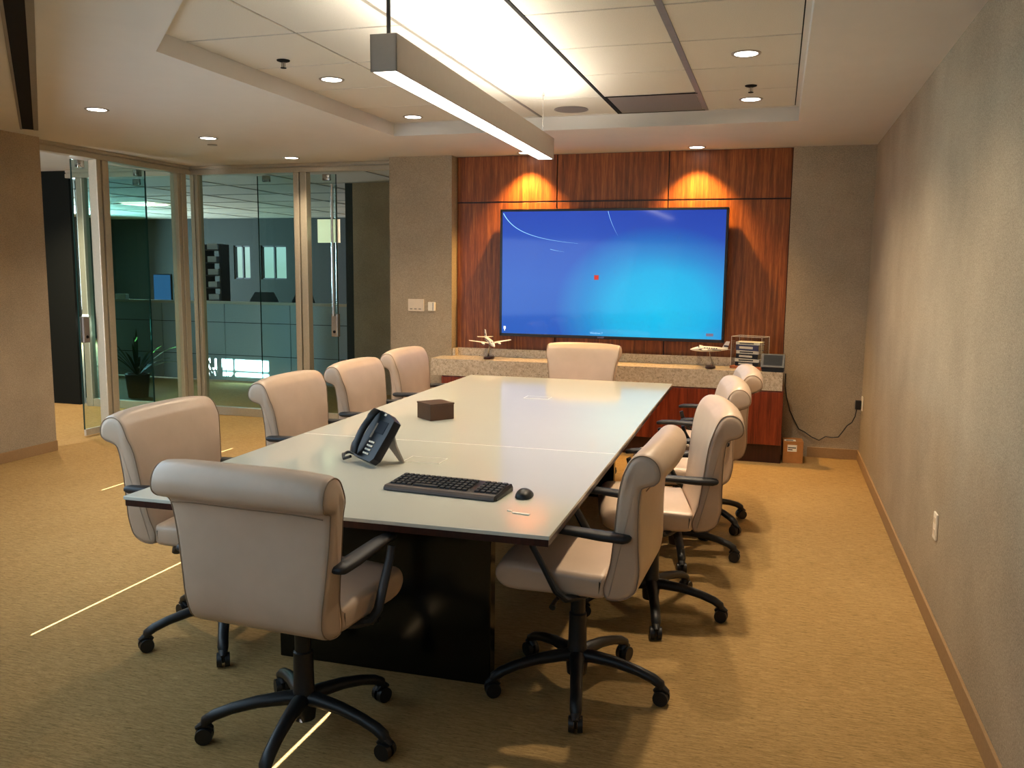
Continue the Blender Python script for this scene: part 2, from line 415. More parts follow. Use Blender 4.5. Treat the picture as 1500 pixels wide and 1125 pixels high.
for k in range(12):
    hl.lathe([(6 + random.random() * 5, 0), (5, 2.4), (3, 3.6), (.5, 4.2 + random.random())], (-95 + k * 9, 80 + random.random() * 8, -3.2), 14)
h = struct(hl.build('hills', 'hill', smooth=True))

# --- framed glass walls
def frame_wall(name, loc, rz, length, posts, panes, head=.07, sill=.085, depth=.09):
    """local x along the wall, posts = (x0,x1), panes = (x0,x1)"""
    r = sempty(name, loc, rz); hd = depth / 2
    m = MB(); m.box(0, length, -hd, hd, ZC - .028, ZC - .001, .003); m.box(0, length, -hd + .012, hd - .012, ZC - .04, ZC - .028); m.box(0, length, -hd - .004, hd + .004, ZC - .085, ZC - .04, .004)
    m.build('header', 'alu', r)
    for x0, x1 in posts:
        MB().box(x0, x1, -hd, hd, 0, ZC - .085, .006).build('post', 'alu', r)
    for x0, x1, gm, s_ in panes:
        if s_: MB().box(x0, x1, -.035, .035, 0, sill, .004).build('sill', 'alu', r)
        MB().box(x0, x1, -.005, .005, sill if s_ else .0, ZC - .085).build('pane', gm, r)
    return r
# along y=YG: from the dark wall to the left pier; corner post and intermediate post
frame_wall('window_1', (-7.38, YG, 0), 0, 7.38 - 3.475,
           [(.13, .21), (1.57, 1.615), (1.625, 1.66), (2.765, 2.825), (2.840, 2.91)],
           [(.21, 1.57, 'glass', True), (1.66, 2.765, 'glass', True)])
MB().box(-4.47, -3.475, YG - .03, YG + .03, 0, .012).build('trim_5', 'alu')
struct(bpy.data.objects['trim_5'])
# along x=XL from wall_left end to the corner
frame_wall('window_2', (XL, 5.755, 0), PI / 2, YG - 5.755 - .05,
           [(.70, .755), (.775, .85), (1.79, 1.84), (1.85, 1.93)],
           [(.85, 1.79, 'glass', True)])

# --- sliding glass doors hung inside the frames
def glass_door(name, loc, rz, w, side, lockx, lz, pull=True, lock='steel'):
    r = sempty(name, loc, rz)
    MB().box(0, w, -.006, .006, .07, ZC - .10).build('pane', 'glass', r)
    m = MB(); m.box(-.004, .0, -.007, .007, .07, ZC - .10); m.box(w, w + .004, -.007, .007, .07, ZC - .10)
    m.build('glass_edge', 'glassedge', r)
    for x in (.06, w - .14):
        m = MB(); m.box(x, x + .08, -.018, .018, ZC - .16, ZC - .098, .004); m.cyl((x + .04, -.03, ZC - .135), (x + .04, .03, ZC - .135), .016)
        m.build('roller', 'steel', r, 35)
    MB().box(0, w, -.012, .012, .012, .072, .003).build('bottom_rail', 'alu', r)
    if pull:
        h = MB(); h.tube([(lockx, side * .045, lz + .1), (lockx, side * .045, ZC - .2)], .012, 10); h.tube([(lockx, -side * .045, lz + .1), (lockx, -side * .045, ZC - .2)], .012, 10)
        h.build('pull_bar', 'steel', r, 40)
    MB().box(lockx - .035, lockx + .035, -.03, .03, lz - .11, lz + .12, .005).build('lock', lock, r)
    m = MB(); m.cyl((lockx, -.036, lz - .06), (lockx, .036, lz - .06), .014); m.build('keyhole', 'gap', r, 40)
    return r
glass_door('door_1', (XL - .075, 6.29, 0), PI / 2, .93, 1, .055, .965, False, 'grille')
glass_door('door_2', (-5.09, YG + .075, 0), 0, .88, -1, .885 - .03, .965)
glass_door('door_3', (-7.36, YG + .075, 0), 0, .90, -1, .045, .965)

# ------------------------------------------------------------------ conference chairs
def offset_poly(pts, d):
    n = len(pts); out = []
    area = sum(pts[i][0] * pts[(i + 1) % n][1] - pts[(i + 1) % n][0] * pts[i][1] for i in range(n))
    sg = 1 if area > 0 else -1
    for i in range(n):
        p0, p1, p2 = Vector(pts[i - 1]), Vector(pts[i]), Vector(pts[(i + 1) % n])
        e1 = (p1 - p0).normalized(); e2 = (p2 - p1).normalized()
        n1 = Vector((-e1.y, e1.x)) * sg; n2 = Vector((-e2.y, e2.x)) * sg
        b = (n1 + n2); 
        if b.length < 1e-6: b = n1
        b.normalize(); out.append(tuple(p1 + b * (d / max(.5, b.dot(n1)))))
    return out
def smooth_closed(pts, k=3):
    out = []; n = len(pts)
    for i in range(n):
        p0, p1, p2, p3 = (Vector(pts[(i + j - 1) % n]) for j in range(4))
        for s in range(k):
            u = s / k
            out.append(tuple(.5 * ((2 * p1) + (p2 - p0) * u + (2 * p0 - 5 * p1 + 4 * p2 - p3) * u * u + (3 * p1 - p0 - 3 * p2 + p3) * u ** 3)))
    return out
def shell(prof, half, rad, bulge, name, parent, k=3):
    pr = smooth_closed(prof, k); rings = []
    st = []
    for q in range(5):
        a = q / 4 * PI / 2; st.append((1 - math.sin(a)) * rad), 
    lat = []
    for q in range(5):
        a = q / 4 * PI / 2; lat.append((rad * (1 - math.sin(a)), rad * (1 - math.cos(a))))     # (inset, lateral setback)
    stations = [(-1, ins, back) for ins, back in lat] + [(v, 0, None) for v in (-.7, -.45, -.2, 0, .2, .45, .7)] + [(1, ins, back) for ins, back in reversed(lat)]
    for v, ins, back in stations:
        pp = offset_poly(pr, ins) if ins > 1e-6 else pr
        ring = []
        for (u, z) in pp:
            w = half(u, z); sgn = 1 if v > 0 else -1
            x = v * w if back is None else sgn * (w - rad + rad - (rad - (rad - back)) if False else w - rad + (rad - back) * 1.0)
            vv = abs(x) / w
            du, dz = bulge(u, z, vv)
            ring.append((x, u + du, z + dz))
        rings.append(ring)
    # back > setback ordering: outermost station first
    m = MB(); m.loft(rings); o = m.build(name, 'leather', parent, 50)
    return pr
def half_back(u, z):
    s = min(1, max(0, (z - .50) / .36)); w = .240 + .045 * s
    if z > .84: w += .013 * min(1, (z - .84) / .05)
    return w
def half_seat(u, z): return .236 + .018 * min(1, max(0, (u + .1) / .3))
BACK = [(-.092, .510), (-.108, .56), (-.126, .65), (-.148, .78), (-.170, .88), (-.184, .925), (-.202, .957), (-.230, .973), (-.262, .970), (-.288, .950),
        (-.300, .918), (-.296, .886), (-.278, .866), (-.252, .856), (-.236, .836), (-.221, .74), (-.214, .62), (-.211, .54), (-.196, .478), (-.156, .448), (-.100, .444), (-.086, .475)]
SEAT = [(-.085, .444), (.0, .442), (.15, .442), (.23, .442), (.272, .450), (.298, .475), (.300, .506), (.280, .531), (.245, .541), (.15, .537), (.0, .526), (-.06, .522), (-.092, .520), (-.096, .48)]
def chair_proto():
    root = thing('conference_chair', '', 'chair')
    def bulge_b(u, z, vv):
        front = u > -.19 and z > .53 and z < .95
        d = .012 * (1 - vv ** 2) if front else 0
        arch = -.016 * vv ** 4 * min(1, max(0, (z - .80) / .12))
        return (d + .022 * vv ** 2 * min(1, max(0, (z - .55) / .3)), arch)
    def bulge_s(u, z, vv):
        return (-.012 * vv ** 4 * (1 if u > .2 else 0), (.010 * (1 - vv ** 2) if z > .52 else 0))
    pr = shell(BACK, half_back, .022, bulge_b, 'backrest', root)
    ps = shell(SEAT, half_seat, .022, bulge_s, 'seat', root)
    back = [c for c in root.children if c.name.startswith('backrest')][0]
    for sx in (-1, 1):
        pts = []
        for u, z in offset_poly(pr, .004):
            w = half_back(u, z); vv = .985; du, dz = bulge_b(u, z, vv); pts.append((sx * (w - .006), u + du, z + dz))
        MB().tube(pts, .0019, 6, closed=True).build('piping', 'piping', back, True)
    # seam under the head roll
    pts = []
    for k in range(13):
        x = (-1 + k / 6) * .262; vv = abs(x) / .27; pts.append((x, -.2475 + .022 * vv ** 2 * .95, .846 - .012 * vv ** 4))
    MB().tube(pts, .0019, 6).build('seam', 'piping', back, True)
    # arms
    for sx in (-1, 1):
        a = MB()
        path = [(.17, -.05, .436), (.225, -.02, .436), (.262, .005, .440), (.272, .035, .468), (.272, .075, .540), (.272, .118, .612), (.272, .128, .648)]
        a.tube([(sx * x, y, z) for x, y, z in path], [.024, .024, .022, .021, .020, .019, .018], 10, flat=.55, up=(0, 0, 1))
        arm = a.build('armrest', 'plastic', root, 50)
        p = MB(); rings = []
        for (u, w, zt, th) in ((-.215, .012, .668, .010), (-.208, .022, .674, .022), (-.19, .028, .677, .030), (-.12, .030, .679, .030), (-.02, .028, .683, .026), (.06, .026, .686, .024), (.115, .023, .684, .024), (.138, .016, .678, .020), (.145, .007, .672, .010)):
            rg = []
            for k in range(12):
                an = 2 * PI * k / 12; cx = math.copysign(abs(math.cos(an)) ** .7, math.cos(an)); cz = math.copysign(abs(math.sin(an)) ** .7, math.sin(an))
                rg.append((sx * .272 + cx * w, u, zt + .011 - th / 2 + cz * th / 2))
            rings.append(rg)
        p.loft(rings); p.build('arm_pad', 'plastic_soft', arm, 60)
    for ch in root.children:
        ch.location.y = -.055 if ch.name.split('.')[0] in ('backrest', 'seat') else -.025
    # tilt mechanism, gas column, five-star base on casters
    m = MB(); m.box(-.085, .085, -.12, .13, .395, .440, .012); m.box(-.2, .2, -.07, -.03, .428, .444, .003); m.box(-.2, .2, .06, .10, .428, .444, .003)
    m.build('tilt_mechanism', 'plastic', root, 40)
    MB().tube([(.08, .06, .415), (.19, .08, .41), (.235, .085, .40)], [.007, .007, .012], 8).build('lever', 'plastic', root, 40)
    MB().tube([(-.08, .02, .415), (-.2, .03, .405), (-.24, .03, .395)], [.007, .007, .012], 8).build('lever', 'plastic', root, 40)
    g = MB(); g.lathe([(.0, .06), (.036, .06), (.040, .10), (.036, .165), (.034, .17), (.032, .29), (.027, .295), (.027, .40), (0, .40)], n=20)
    g.build('gas_column', 'plastic', root, 40)
    legm = None
    for k in range(5):
        an = math.radians(63 + 72 * k)
        if legm is None:
            l = MB(); l.tube([(.0, 0, .130), (.06, 0, .133), (.15, 0, .126), (.23, 0, .110), (.285, 0, .092), (.312, 0, .076), (.318, 0, .058)],
                             [.030, .027, .023, .021, .021, .021, .017], 12, up=(0, 0, 1), flat=.85)
            leg = l.build('leg', 'plastic', root, 50); legm = leg.data
            c = MB()
            for s in (-1, 1):
                c.lathe([(.012, -.010), (.026, -.0095), (.029, -.006), (.029, .006), (.026, .0095), (.012, .010)], n=20) if False else None
                c.cyl((.318, s * .006, .029), (.318, s * .024, .029), .029, .027, 20)
            c.box(.300, .336, -.005, .005, .02, .06, .003)
            c.tube([(.292, 0, .048), (.305, 0, .062), (.325, 0, .064), (.344, 0, .052)], [.010, .017, .017, .010], 10, flat=.6)
            cs = c.build('caster', 'plastic', leg, 40); csm = cs.data
        else:
            leg = bpy.data.objects.new('leg', legm); C.objects.link(leg); leg.parent = root
            cs = bpy.data.objects.new('caster', csm); C.objects.link(cs); cs.parent = leg
        leg.rotation_euler = (0, 0, an)
    return root
proto = chair_proto()
# x, y, facing (degrees, 0 = towards +y), base twist, label
chairs = [
    (-1.430, 2.40, -3, 0, 'tan leather conference chair seen from behind at the near head of the table'),
    (-.645, 3.00, 88, 0, 'tan leather chair nearest the camera on the right side, its padded side panel showing'),
    (-.488, 3.83, 102, 0, 'second tan chair from the camera on the right side, behind the nearest one'),
    (-.470, 4.68, 98, 0, 'third tan chair from the camera on the right side, only its rolled top showing'),
    (-.420, 5.34, 97, -33, 'farthest tan chair on the right side, its roll just below the touch panel'),
    (-2.158, 3.01, -90, 21, 'tan leather chair nearest the camera on the left side, beside the table corner'),
    (-2.210, 4.08, -90, 0, 'second tan chair from the camera on the left side, in front of the glass wall'),
    (-2.225, 4.88, -90, 0, 'third tan chair from the camera on the left side, in front of the sliding door'),
    (-2.275, 5.75, -90, 0, 'farthest tan chair on the left side, below the light switch panel'),
    (-1.450, 6.445, 178, 0, 'tan leather chair at the far head of the table below the television'),
]
for i, (x, y, a, tw, lab) in enumerate(chairs):
    o = proto if i == 0 else copy_tree(proto)
    o.location = (x, y, 0); o.rotation_euler = (0, 0, math.radians(a)); o['label'] = lab; o['group'] = 'conference chairs around the table'
    for ch in o.children:
        if ch.name.split('.')[0] == 'leg': ch.rotation_euler = (0, 0, ch.rotation_euler.z - math.radians(a) + math.radians(tw))

# ------------------------------------------------------------------ conference table
TA = .0176
tb = thing('conference_table', 'long conference table with a white glass top and glossy black slab legs', 'table', (-1.4166, 4.344, 0), TA)
hw, hl_ = .762, 1.897
ys = [-hl_, -.648, hl_]
for a, b in zip(ys, ys[1:]):
    MB().box(-hw, hw, a + (.0012 if a > -1.8 else 0), b - (.0012 if b < 1.8 else 0), .727, .740, .002, 2).build('glass_top', 'tableglass', tb)
m = MB()
for y in ys[1:2]: m.box(-hw + .003, hw - .003, y - .0025, y + .0025, .7385, .7404)
m.build('seam', 'seam', tb)
MB().box(-hw + .004, hw - .004, -hl_ + .004, hl_ - .004, .704, .727, .002).build('top_frame', 'darkwood', tb)
for s in (-1, 1):
    MB().box(-.437, .437, s * 1.41 - .03, s * 1.41 + .03, 0, .703, .003).build('slab_leg', 'gloss_black', tb)
MB().box(-.04, .04, -1.38, 1.38, .12, .703).build('spine', 'gloss_black', tb)
for hx, hy in ((.02, -1.025), (.02, .895)):
    hch = MB().box(hx - .078, hx + .078, hy - .052, hy + .052, .7402, .7412, .0004, 1).build('power_hatch', 'tableglass', tb)
    m = MB()
    for x0, x1, y0, y1 in ((-.08, .08, -.054, -.051), (-.08, .08, .051, .054), (-.08, -.077, -.054, .054), (.077, .08, -.054, .054)):
        m.box(hx + x0, hx + x1, hy + y0, hy + y1, .7400, .7416)
    m.build('hatch_rim', 'seam', hch)

# ------------------------------------------------------------------ things on the table
ZTB = .7415
# keyboard
k0 = Vector((-1.337, 2.801)); k4 = Vector((-.872, 2.778)); 
kr = math.atan2(-.03, .44)
kb = thing('keyboard', 'black computer keyboard lying on the near part of the white table', 'keyboard', (-1.108, 2.885, ZTB), kr)
m = MB()
def kprof(x):
    b = .012 * math.exp(-((x - .03) / .09) ** 2)
    return [(x, -.092, .0), (x, -.095, .010), (x, -.088, .016), (x, -.06, .017), (x, .07 + b, .026), (x, .082 + b, .022), (x, .082 + b, 0)]
xsK = [-.222, -.214, -.18, -.1, -.05, 0, .05, .1, .18, .214, .222]
rings = []
for i, x in enumerate(xsK):
    r_ = kprof(x)
    if i in (0, len(xsK) - 1): r_ = [(x, p[1] * .88, p[2] * .6) for p in r_]
    rings.append(r_)
m.loft(rings); m.build('keyboard_body', 'phoneblack', kb, 30)
MB().loft([[(x, -.0985, .003), (x, -.0955, .011), (x, -.088, .0175), (x, -.070, .0185), (x, -.070, .014), (x, -.09, .003)] for x in (-.214, -.2, 0, .2, .214)]).build('palm_edge', 'keyedge', kb)
def key(w, d=.0155):
    return MB().loft([[(-w / 2, -d / 2, 0), (w / 2, -d / 2, 0), (w / 2, d / 2, 0), (-w / 2, d / 2, 0)], [(-w / 2 + .002, -d / 2 + .002, .006), (w / 2 - .002, -d / 2 + .002, .006), (w / 2 - .002, d / 2 - .002, .006), (-w / 2 + .002, d / 2 - .002, .006)]])
keymesh = None; spacem = None
tilt = math.atan2(.009, .13)
for row in range(5):
    y = -.052 + row * .0255
    for c_ in range(19):
        x = -.196 + c_ * .0218 + (.004 if c_ >= 15 else 0)
        if c_ == 14: continue
        if row == 0 and 4 <= c_ <= 8:
            if c_ != 6: continue
            o = key(.100, .018).build('space_key', 'phoneblack', kb); o.location = (x, y, .0175 + (y + .06) * .07); o.rotation_euler = (tilt, 0, 0); continue
        if keymesh is None:
            o = key(.0185, .019).build('key', 'phoneblack', kb); keymesh = o.data
        else:
            o = bpy.data.objects.new('key', keymesh); C.objects.link(o); o.parent = kb
        o.location = (x, y, .0175 + (y + .06) * .07); o.rotation_euler = (tilt, 0, 0)
# mouse
ms = thing('computer_mouse', 'small black computer mouse beside the right end of the keyboard', 'mouse', (-.822, 2.885, ZTB), .1)
rings = []
for i in range(9):
    u = -1 + i / 4; y = u * .050; w = .031 * max(.25, (1 - abs(u) ** 3.2)) ** .5; h = .030 * max(.15, 1 - ((u + .15) / 1.2) ** 2)
    rings.append([(math.cos(a) * w, y, max(0, math.sin(a)) * h if math.sin(a) > 0 else 0) for a in [2 * PI * k / 20 for k in range(20)]])
MB().loft(rings).build('mouse_body', 'plastic', ms, 60)
MB().cyl((-.003, .020, .0175), (.003, .020, .0175), .007, n=14).build('scroll_wheel', 'steel', ms, 40)
# desk phone
ph = thing('desk_phone', 'black desk phone propped up on its grey foot on the white table', 'telephone', (-1.585, 3.145, ZTB + .0195), math.radians(-38.7))
def tp(x, y, z): return (x, y, z)
th = math.radians(33)                       # lean from upright
RX = Matrix.Rotation(-th, 4, 'X')
def lean(m): return m.xform(RX)
m = MB()
outline = [(-.088, .0), (-.080, -.0), (.070, .0), (.088, .018), (.092, .13), (.088, .19), (.075, .196), (.02, .212), (-.06, .218), (-.086, .208), (-.094, .16), (-.096, .05)]
outline = [(x, z + .004) for x, z in outline]
m.loft([[(x * .97, .034, z * .98 + .003) for x, z in outline], [(x, .030, z) for x, z in outline], [(x, .004, z) for x, z in outline], [(x * .97, -.002, z * .985 + .002) for x, z in outline]])
lean(m).build('phone_body', 'phoneblack', ph, 30)
m = MB(); rings = []
for i in range(13):
    u = i / 12; z = .012 + u * .204; y = -.014 - .020 * math.sin(PI * u) ** .8 - (.0 if .2 < u < .8 else .004); w = .020 + (.006 if (u < .22 or u > .78) else 0); d = .013
    rings.append([(-.064 + math.cos(a) * w, y + math.sin(a) * d, z) for a in [2 * PI * k / 14 for k in range(14)]])
m.loft(rings); lean(m).build('handset', 'phoneblack', ph, 60)
m = MB(); m.box(-.028, .055, -.0035, -.0015, .125, .18, .001); lean(m).build('display', 'panelscreen', ph)
m = MB(); m.box(-.036, -.022, -.0045, -.0020, .10, .165, .001); lean(m).build('name_strip', 'grey_mark', ph)
km = None
for r_ in range(4):
    for c_ in range(3):
        if km is None:
            q = MB(); q.box(-.006, .006, -.002, .002, -.004, .004, .001, 1); o = q.build('phone_key', 'white_plastic', ph); km = o.data
        else: o = bpy.data.objects.new('phone_key', km); C.objects.link(o); o.parent = ph
        o.location = RX @ Vector((-.012 + c_ * .017, -.004, .032 + r_ * .017)); o.rotation_euler = (-th, 0, 0)
m = MB(); m.box(-.012, .004, -.0045, -.002, .203, .213, .001); lean(m).build('sticker', 'white_plastic', ph)
m = MB(); m.loft([[(-.02, .098, .120), (.085, .098, .120), (.085, .103, .120), (-.02, .103, .120)], [(-.015, .112, .06), (.085, .112, .06), (.085, .118, .06), (-.015, .118, .06)], [(.02, .158, -.0185), (.06, .158, -.0185), (.06, .164, -.0185), (.02, .164, -.0185)]])
m.build('foot', 'fixture', ph, 30)
cpts = []
for i in range(19):
    a = -.35 + 2.5 * PI * .62 * i / 18; cpts.append((-.155 + .075 * math.cos(a * 1.0 + .2), .055 + .040 * math.sin(a + .2), -.012 + .016 * max(0, 1 - i / 5)))
cpts = [(-.062, .02, .012)] + [(-.10 - .09 * math.sin(PI * i / 16), .065 - .10 * i / 16 + .0, -.005 + .003 * math.cos(i)) for i in range(17)] + [(-.066, -.02, .006)]
MB().tube(cpts, .0065, 8).build('handset_cord', 'plastic', ph, True)
# brown box
bx = thing('brown_box', 'small dark brown wooden box in the middle of the white table', 'box', (-1.727, 4.30, ZTB), math.radians(-38))
MB().box(-.072, .072, -.072, .072, 0, .080, .002).build('box_body', 'boxwood', bx)
MB().box(-.074, .074, -.074, .074, .080, .088, .0015).build('box_lid', 'boxwood', bx)
# table crumb of paper strip
pc = MB(); pc.box(-.03, .03, -.006, .006, 0, .002); pc.box(-.055, -.04, .012, .02, 0, .002)
tag(pc.build('paper_scrap', 'paper', None, loc=(-.77, 2.665, ZTB), rot=(0, 0, -.1)), 'thin white paper scraps on the table near the mouse', 'paper scrap')

# ------------------------------------------------------------------ credenza, counter and what stands on it
cr = thing('credenza', 'low reddish wood credenza under the granite counter along the back wall', 'cabinet', (-1.4, 7.44, 0))
MB().box(-1.45, 1.485, -.19, .18, .15, .594, .002).build('cabinet_body', 'redwood', cr)
MB().box(-1.45, 1.485, -.175, .18, 0, .15).build('plinth', 'darkwood', cr)
n = 5; x0 = -1.45; wd = (1.485 - x0) / n
for i in range(n):
    MB().box(x0 + i * wd + .003, x0 + (i + 1) * wd - .003, -.209, -.190, .153, .585, .0015).build('cabinet_door', 'redwood', cr)
ct = thing('granite_counter', 'thick speckled granite counter running below the television', 'counter', (-1.4, 7.44, .595))
m = MB(); m.prism([(-1.55, -.20), (1.473, -.20), (1.473, .184), (-1.455, .184), (-1.455, .075), (-1.55, .075)], 0, .150); m.build('counter_slab', 'granite', ct)
m = MB(); m.box(-1.452, 1.468, .165, .184, .150, .222, .002); m.box(-1.452, -1.425, .08, .165, .150, .222, .002)
m.build('backsplash', 'granite', ct)
ZL = .746
def airplane(loc, rz, label, pitch, stripe, stand_rz):
    r = thing('model_airplane', label, 'model airplane', loc, rz, 'model airplanes on the granite counter')
    st = MB(); st.lathe([(.0, 0), (.075, 0), (.078, .008), (.070, .018), (0, .020)], n=24); st.xform(Matrix.Rotation(stand_rz, 4, 'Z') @ Matrix.Diagonal((1.2, .55, 1, 1)))
    st.build('stand_base', 'darkwood', r, 40)
    s2 = MB(); s2.tube([(0, -.03, .015), (0, -.01, .06), (0, .005, .10), (0, .012, .145)], [.010, .007, .005, .004], 10); s2.build('stand_stem', 'steel', r, 40)
    Rm = Matrix.Translation((0, .01, .155)) @ Matrix.Rotation(pitch, 4, 'X')
    f = MB(); rings = []
    for y, rr, dz in ((-.150, .004, .006), (-.13, .010, .008), (-.08, .017, .006), (-.02, .022, .003), (.05, .024, .002), (.09, .022, .0), (.125, .016, -.004), (.15, .009, -.007), (.165, .003, -.008)):
        rings.append([(rr * .9 * math.cos(a), y, dz + rr * math.sin(a)) for a in [2 * PI * k / 14 for k in range(14)]])
    f.loft(rings); f.xform(Rm); body = f.build('fuselage', 'planewhite', r, 60)
    def wing(name, y0, ch0, ch1, span, z, sweep, th=.006, mat='planewhite'):
        w = MB()
        for s in (-1, 1):
            rr = []
            for q in range(4):
                u = q / 3; x = s * span * u; c_ = ch0 + (ch1 - ch0) * u; yy = y0 - sweep * u; zz = z + .025 * u * (1 if span > .1 else 0)
                t_ = th * (1 - .6 * u); rr.append([(x, yy + c_ * .5, zz), (x, yy + c_ * .2, zz + t_), (x, yy - c_ * .5, zz), (x, yy + c_ * .2, zz - t_ * .5)])
            w.loft(rr)
        w.xform(Rm); return w.build(name, mat, r, 30)
    wing('wing', .03, .062, .03, .195, -.008, .012)
    wing('tailplane', -.128, .04, .022, .075, .012, .014, .004)
    v = MB(); v.loft([[(-.003, -.10, .014), (.003, -.10, .014), (.003, -.150, .010), (-.003, -.150, .010)], [(-.002, -.135, .075), (.002, -.135, .075), (.002, -.165, .075), (-.002, -.165, .075)]]); v.xform(Rm)
    fin = v.build('tail_fin', 'planewhite', r)
    v = MB(); v.loft([[(-.0036, -.112, .030), (.0036, -.112, .030), (.0036, -.154, .026), (-.0036, -.154, .026)], [(-.0034, -.118, .042), (.0034, -.118, .042), (.0034, -.157, .040), (-.0034, -.157, .040)]]); v.xform(Rm); v.build('fin_stripe', 'planeblue', fin)
    st = MB()
    for s in (-1, 1):
        for k in range(6): st.box(s * .0195 - .002, s * .0195 + .002, -.055 + k * .02, -.045 + k * .02, .008, .015)
        st.box(s * .0205 - .002, s * .0205 + .002, -.09, .10, -.004, .0)
    st.box(-.013, .013, .084, .104, .010, .019); st.xform(Rm); st.build('window_row', 'planeblue', body)
    for s in (-1, 1):
        e = MB(); e.tube([(s * .075, .01, -.004), (s * .075, .055, -.004), (s * .075, .085, -.004), (s * .075, .095, -.004)], [.006, .011, .009, .003], 12); e.xform(Rm); en = e.build('engine', 'planewhite', r, 60)
        e = MB(); e.box(s * .075 - .034, s * .075 + .034, .096, .0975, -.006, -.002); e.xform(Rm @ Matrix.Translation((0, 0, 0))); e.build('propeller', 'planeblue', en)
    return r
airplane((-2.455, 7.40, ZL), math.radians(-145), 'white model airplane with an upright tail at the left end of the counter', math.radians(-9), True, math.radians(55))
airplane((-.505, 7.36, ZL), math.radians(112), 'white model airplane pointing left beside the stacked books on the counter', math.radians(3), True, math.radians(-22))
# books in a clear case
BKX, BKY, BRZ = -.195, 7.465, math.radians(-20)
cs = thing('display_case', 'clear acrylic case on a wooden base around the stacked books', 'display case', (BKX, BKY, ZL), BRZ)
MB().box(-.135, .135, -.090, .090, 0, .022, .003).build('case_base', 'orangewood', cs)
m = MB()
for x0, x1, y0, y1 in ((-.13, .13, -.0855, -.0825), (-.13, .13, .0825, .0855), (-.13, -.127, -.0825, .0825), (.127, .13, -.0825, .0825)): m.box(x0, x1, y0, y1, .022, .262)
m.box(-.13, .13, -.0855, .0855, .262, .265)
m.build('case_cover', 'acrylic', cs)
m = MB()
for sx in (-1, 1):
    for sy in (-1, 1): m.box(sx * .1295 - .0012, sx * .1295 + .0012, sy * .085 - .0012, sy * .085 + .0012, .022, .265)
    m.box(sx * .1295 - .0012, sx * .1295 + .0012, -.085, .085, .264, .2665); m.box(-.13, .13, sx * .085 - .0012, sx * .085 + .0012, .264, .2665)
m.build('case_edge', 'white_plastic', cs)
bk = [('bookblack', .034, .200, .125, 0, 'black hardback at the bottom of the stack in the clear case'),
      ('bookcream', .026, .205, .130, 3, 'cream hardback lying second from the bottom in the clear case'),
      ('bookblack', .040, .190, .125, -2, 'dark hardback lying third from the bottom in the clear case'),
      ('bookcream', .026, .190, .120, 2, 'pale book with a dark band in the upper half of the cased stack'),
      ('bookblue', .048, .195, .125, -1, 'thick navy book near the top of the stack in the clear case'),
      ('paper', .022, .200, .130, 4, 'white paperback topping the stack in the clear case')]
z = ZL + .0225
for mat, h_, w, d, a, lab in bk:
    b = thing('book', lab, 'book', (BKX, BKY, z), BRZ + math.radians(a), 'books stacked in the clear case'); c_ = .003
    m = MB(); m.box(-w / 2, w / 2, -d / 2, d / 2, 0, c_); m.box(-w / 2, w / 2, -d / 2, d / 2, h_ - c_, h_); m.box(-w / 2, w / 2, -d / 2, -d / 2 + c_, c_, h_ - c_)
    m.build('cover', mat, b); MB().box(-w / 2 + .004, w / 2 - .004, -d / 2 + c_, d / 2 - .004, c_, h_ - c_).build('page_block', 'pages', b)
    MB().box(-w * .35, w * .25, -d / 2 - .0008, -d / 2, h_ * .3, h_ * .7).build('spine_title', 'bookcream' if mat.startswith('bookb') else 'bookblack', b)
    z += h_ + .0005
# touch panel
tpn = thing('touch_panel', 'black table-top touch panel at the right end of the counter', 'touch panel', (-.006, 7.298, ZL), math.radians(-4))
m = MB(); m.loft([[(-.085, -.045, 0), (.085, -.045, 0), (.085, .05, 0), (-.085, .05, 0)], [(-.085, -.045, .035), (.085, -.045, .035), (.085, .05, .035), (-.085, .05, .035)], [(-.08, .005, .12), (.08, .005, .12), (.08, .045, .12), (-.08, .045, .12)]])
m.build('stand', 'plastic', tpn, 30)
ang = math.atan2(.05, .09)
RX2 = Matrix.Translation((0, -.047, .030)) @ Matrix.Rotation(-ang, 4, 'X')
m = MB(); m.box(-.092, .092, -.014, 0, 0, .122, .004); m.xform(RX2); m.build('panel_body', 'plastic', tpn)
m = MB(); m.box(-.072, .072, -.0155, -.0138, .018, .108); m.xform(RX2); m.build('screen', 'panelscreen', tpn)

# ------------------------------------------------------------------ television
tv = thing('television', 'large flat television with a blue desktop picture on the wood wall', 'television', (-1.408, 7.57, 1.508))
W2, H2 = .995, .566
m = MB(); m.box(-W2, W2, -.03, .035, -H2, H2, .006); m.box(-.5, .5, .035, .06, -.35, .35); m.box(-.3, .3, .06, .079, -.2, .2)
m.build('housing', 'bezel', tv)
m = MB(); b_ = .022
m.box(-W2 + .001, W2 - .001, -.036, -.029, H2 - b_, H2 - .001, .002); m.box(-W2 + .001, W2 - .001, -.036, -.029, -H2 + .001, -H2 + b_ + .006, .002)
m.box(-W2 + .001, -W2 + b_, -.036, -.029, -H2 + .01, H2 - .01, .002); m.box(W2 - b_, W2 - .001, -.036, -.029, -H2 + .01, H2 - .01, .002)
m.build('bezel', 'bezel', tv)
scr = MB().box(-W2 + b_, W2 - b_, -.033, -.0305, -H2 + b_ + .006, H2 - b_).build('screen', 'screen', tv)
text('logo', 'SHARP', .020, 'lcdgrey', tv, (-.06 + .0, -.0365, -H2 + .014), (PI / 2, 0, 0))
y_ = -.0336
m = MB(); m.box(-.022 - .11, .022 - .11, y_ - .0006, y_ + .0005, -.05, -.006); icon = m.build('user_tile', 'lcdgrey', scr)
m = MB(); m.box(-.018 - .11, .018 - .11, y_ - .0012, y_ - .0005, -.046, -.010); m.build('user_picture', 'ledred', icon)
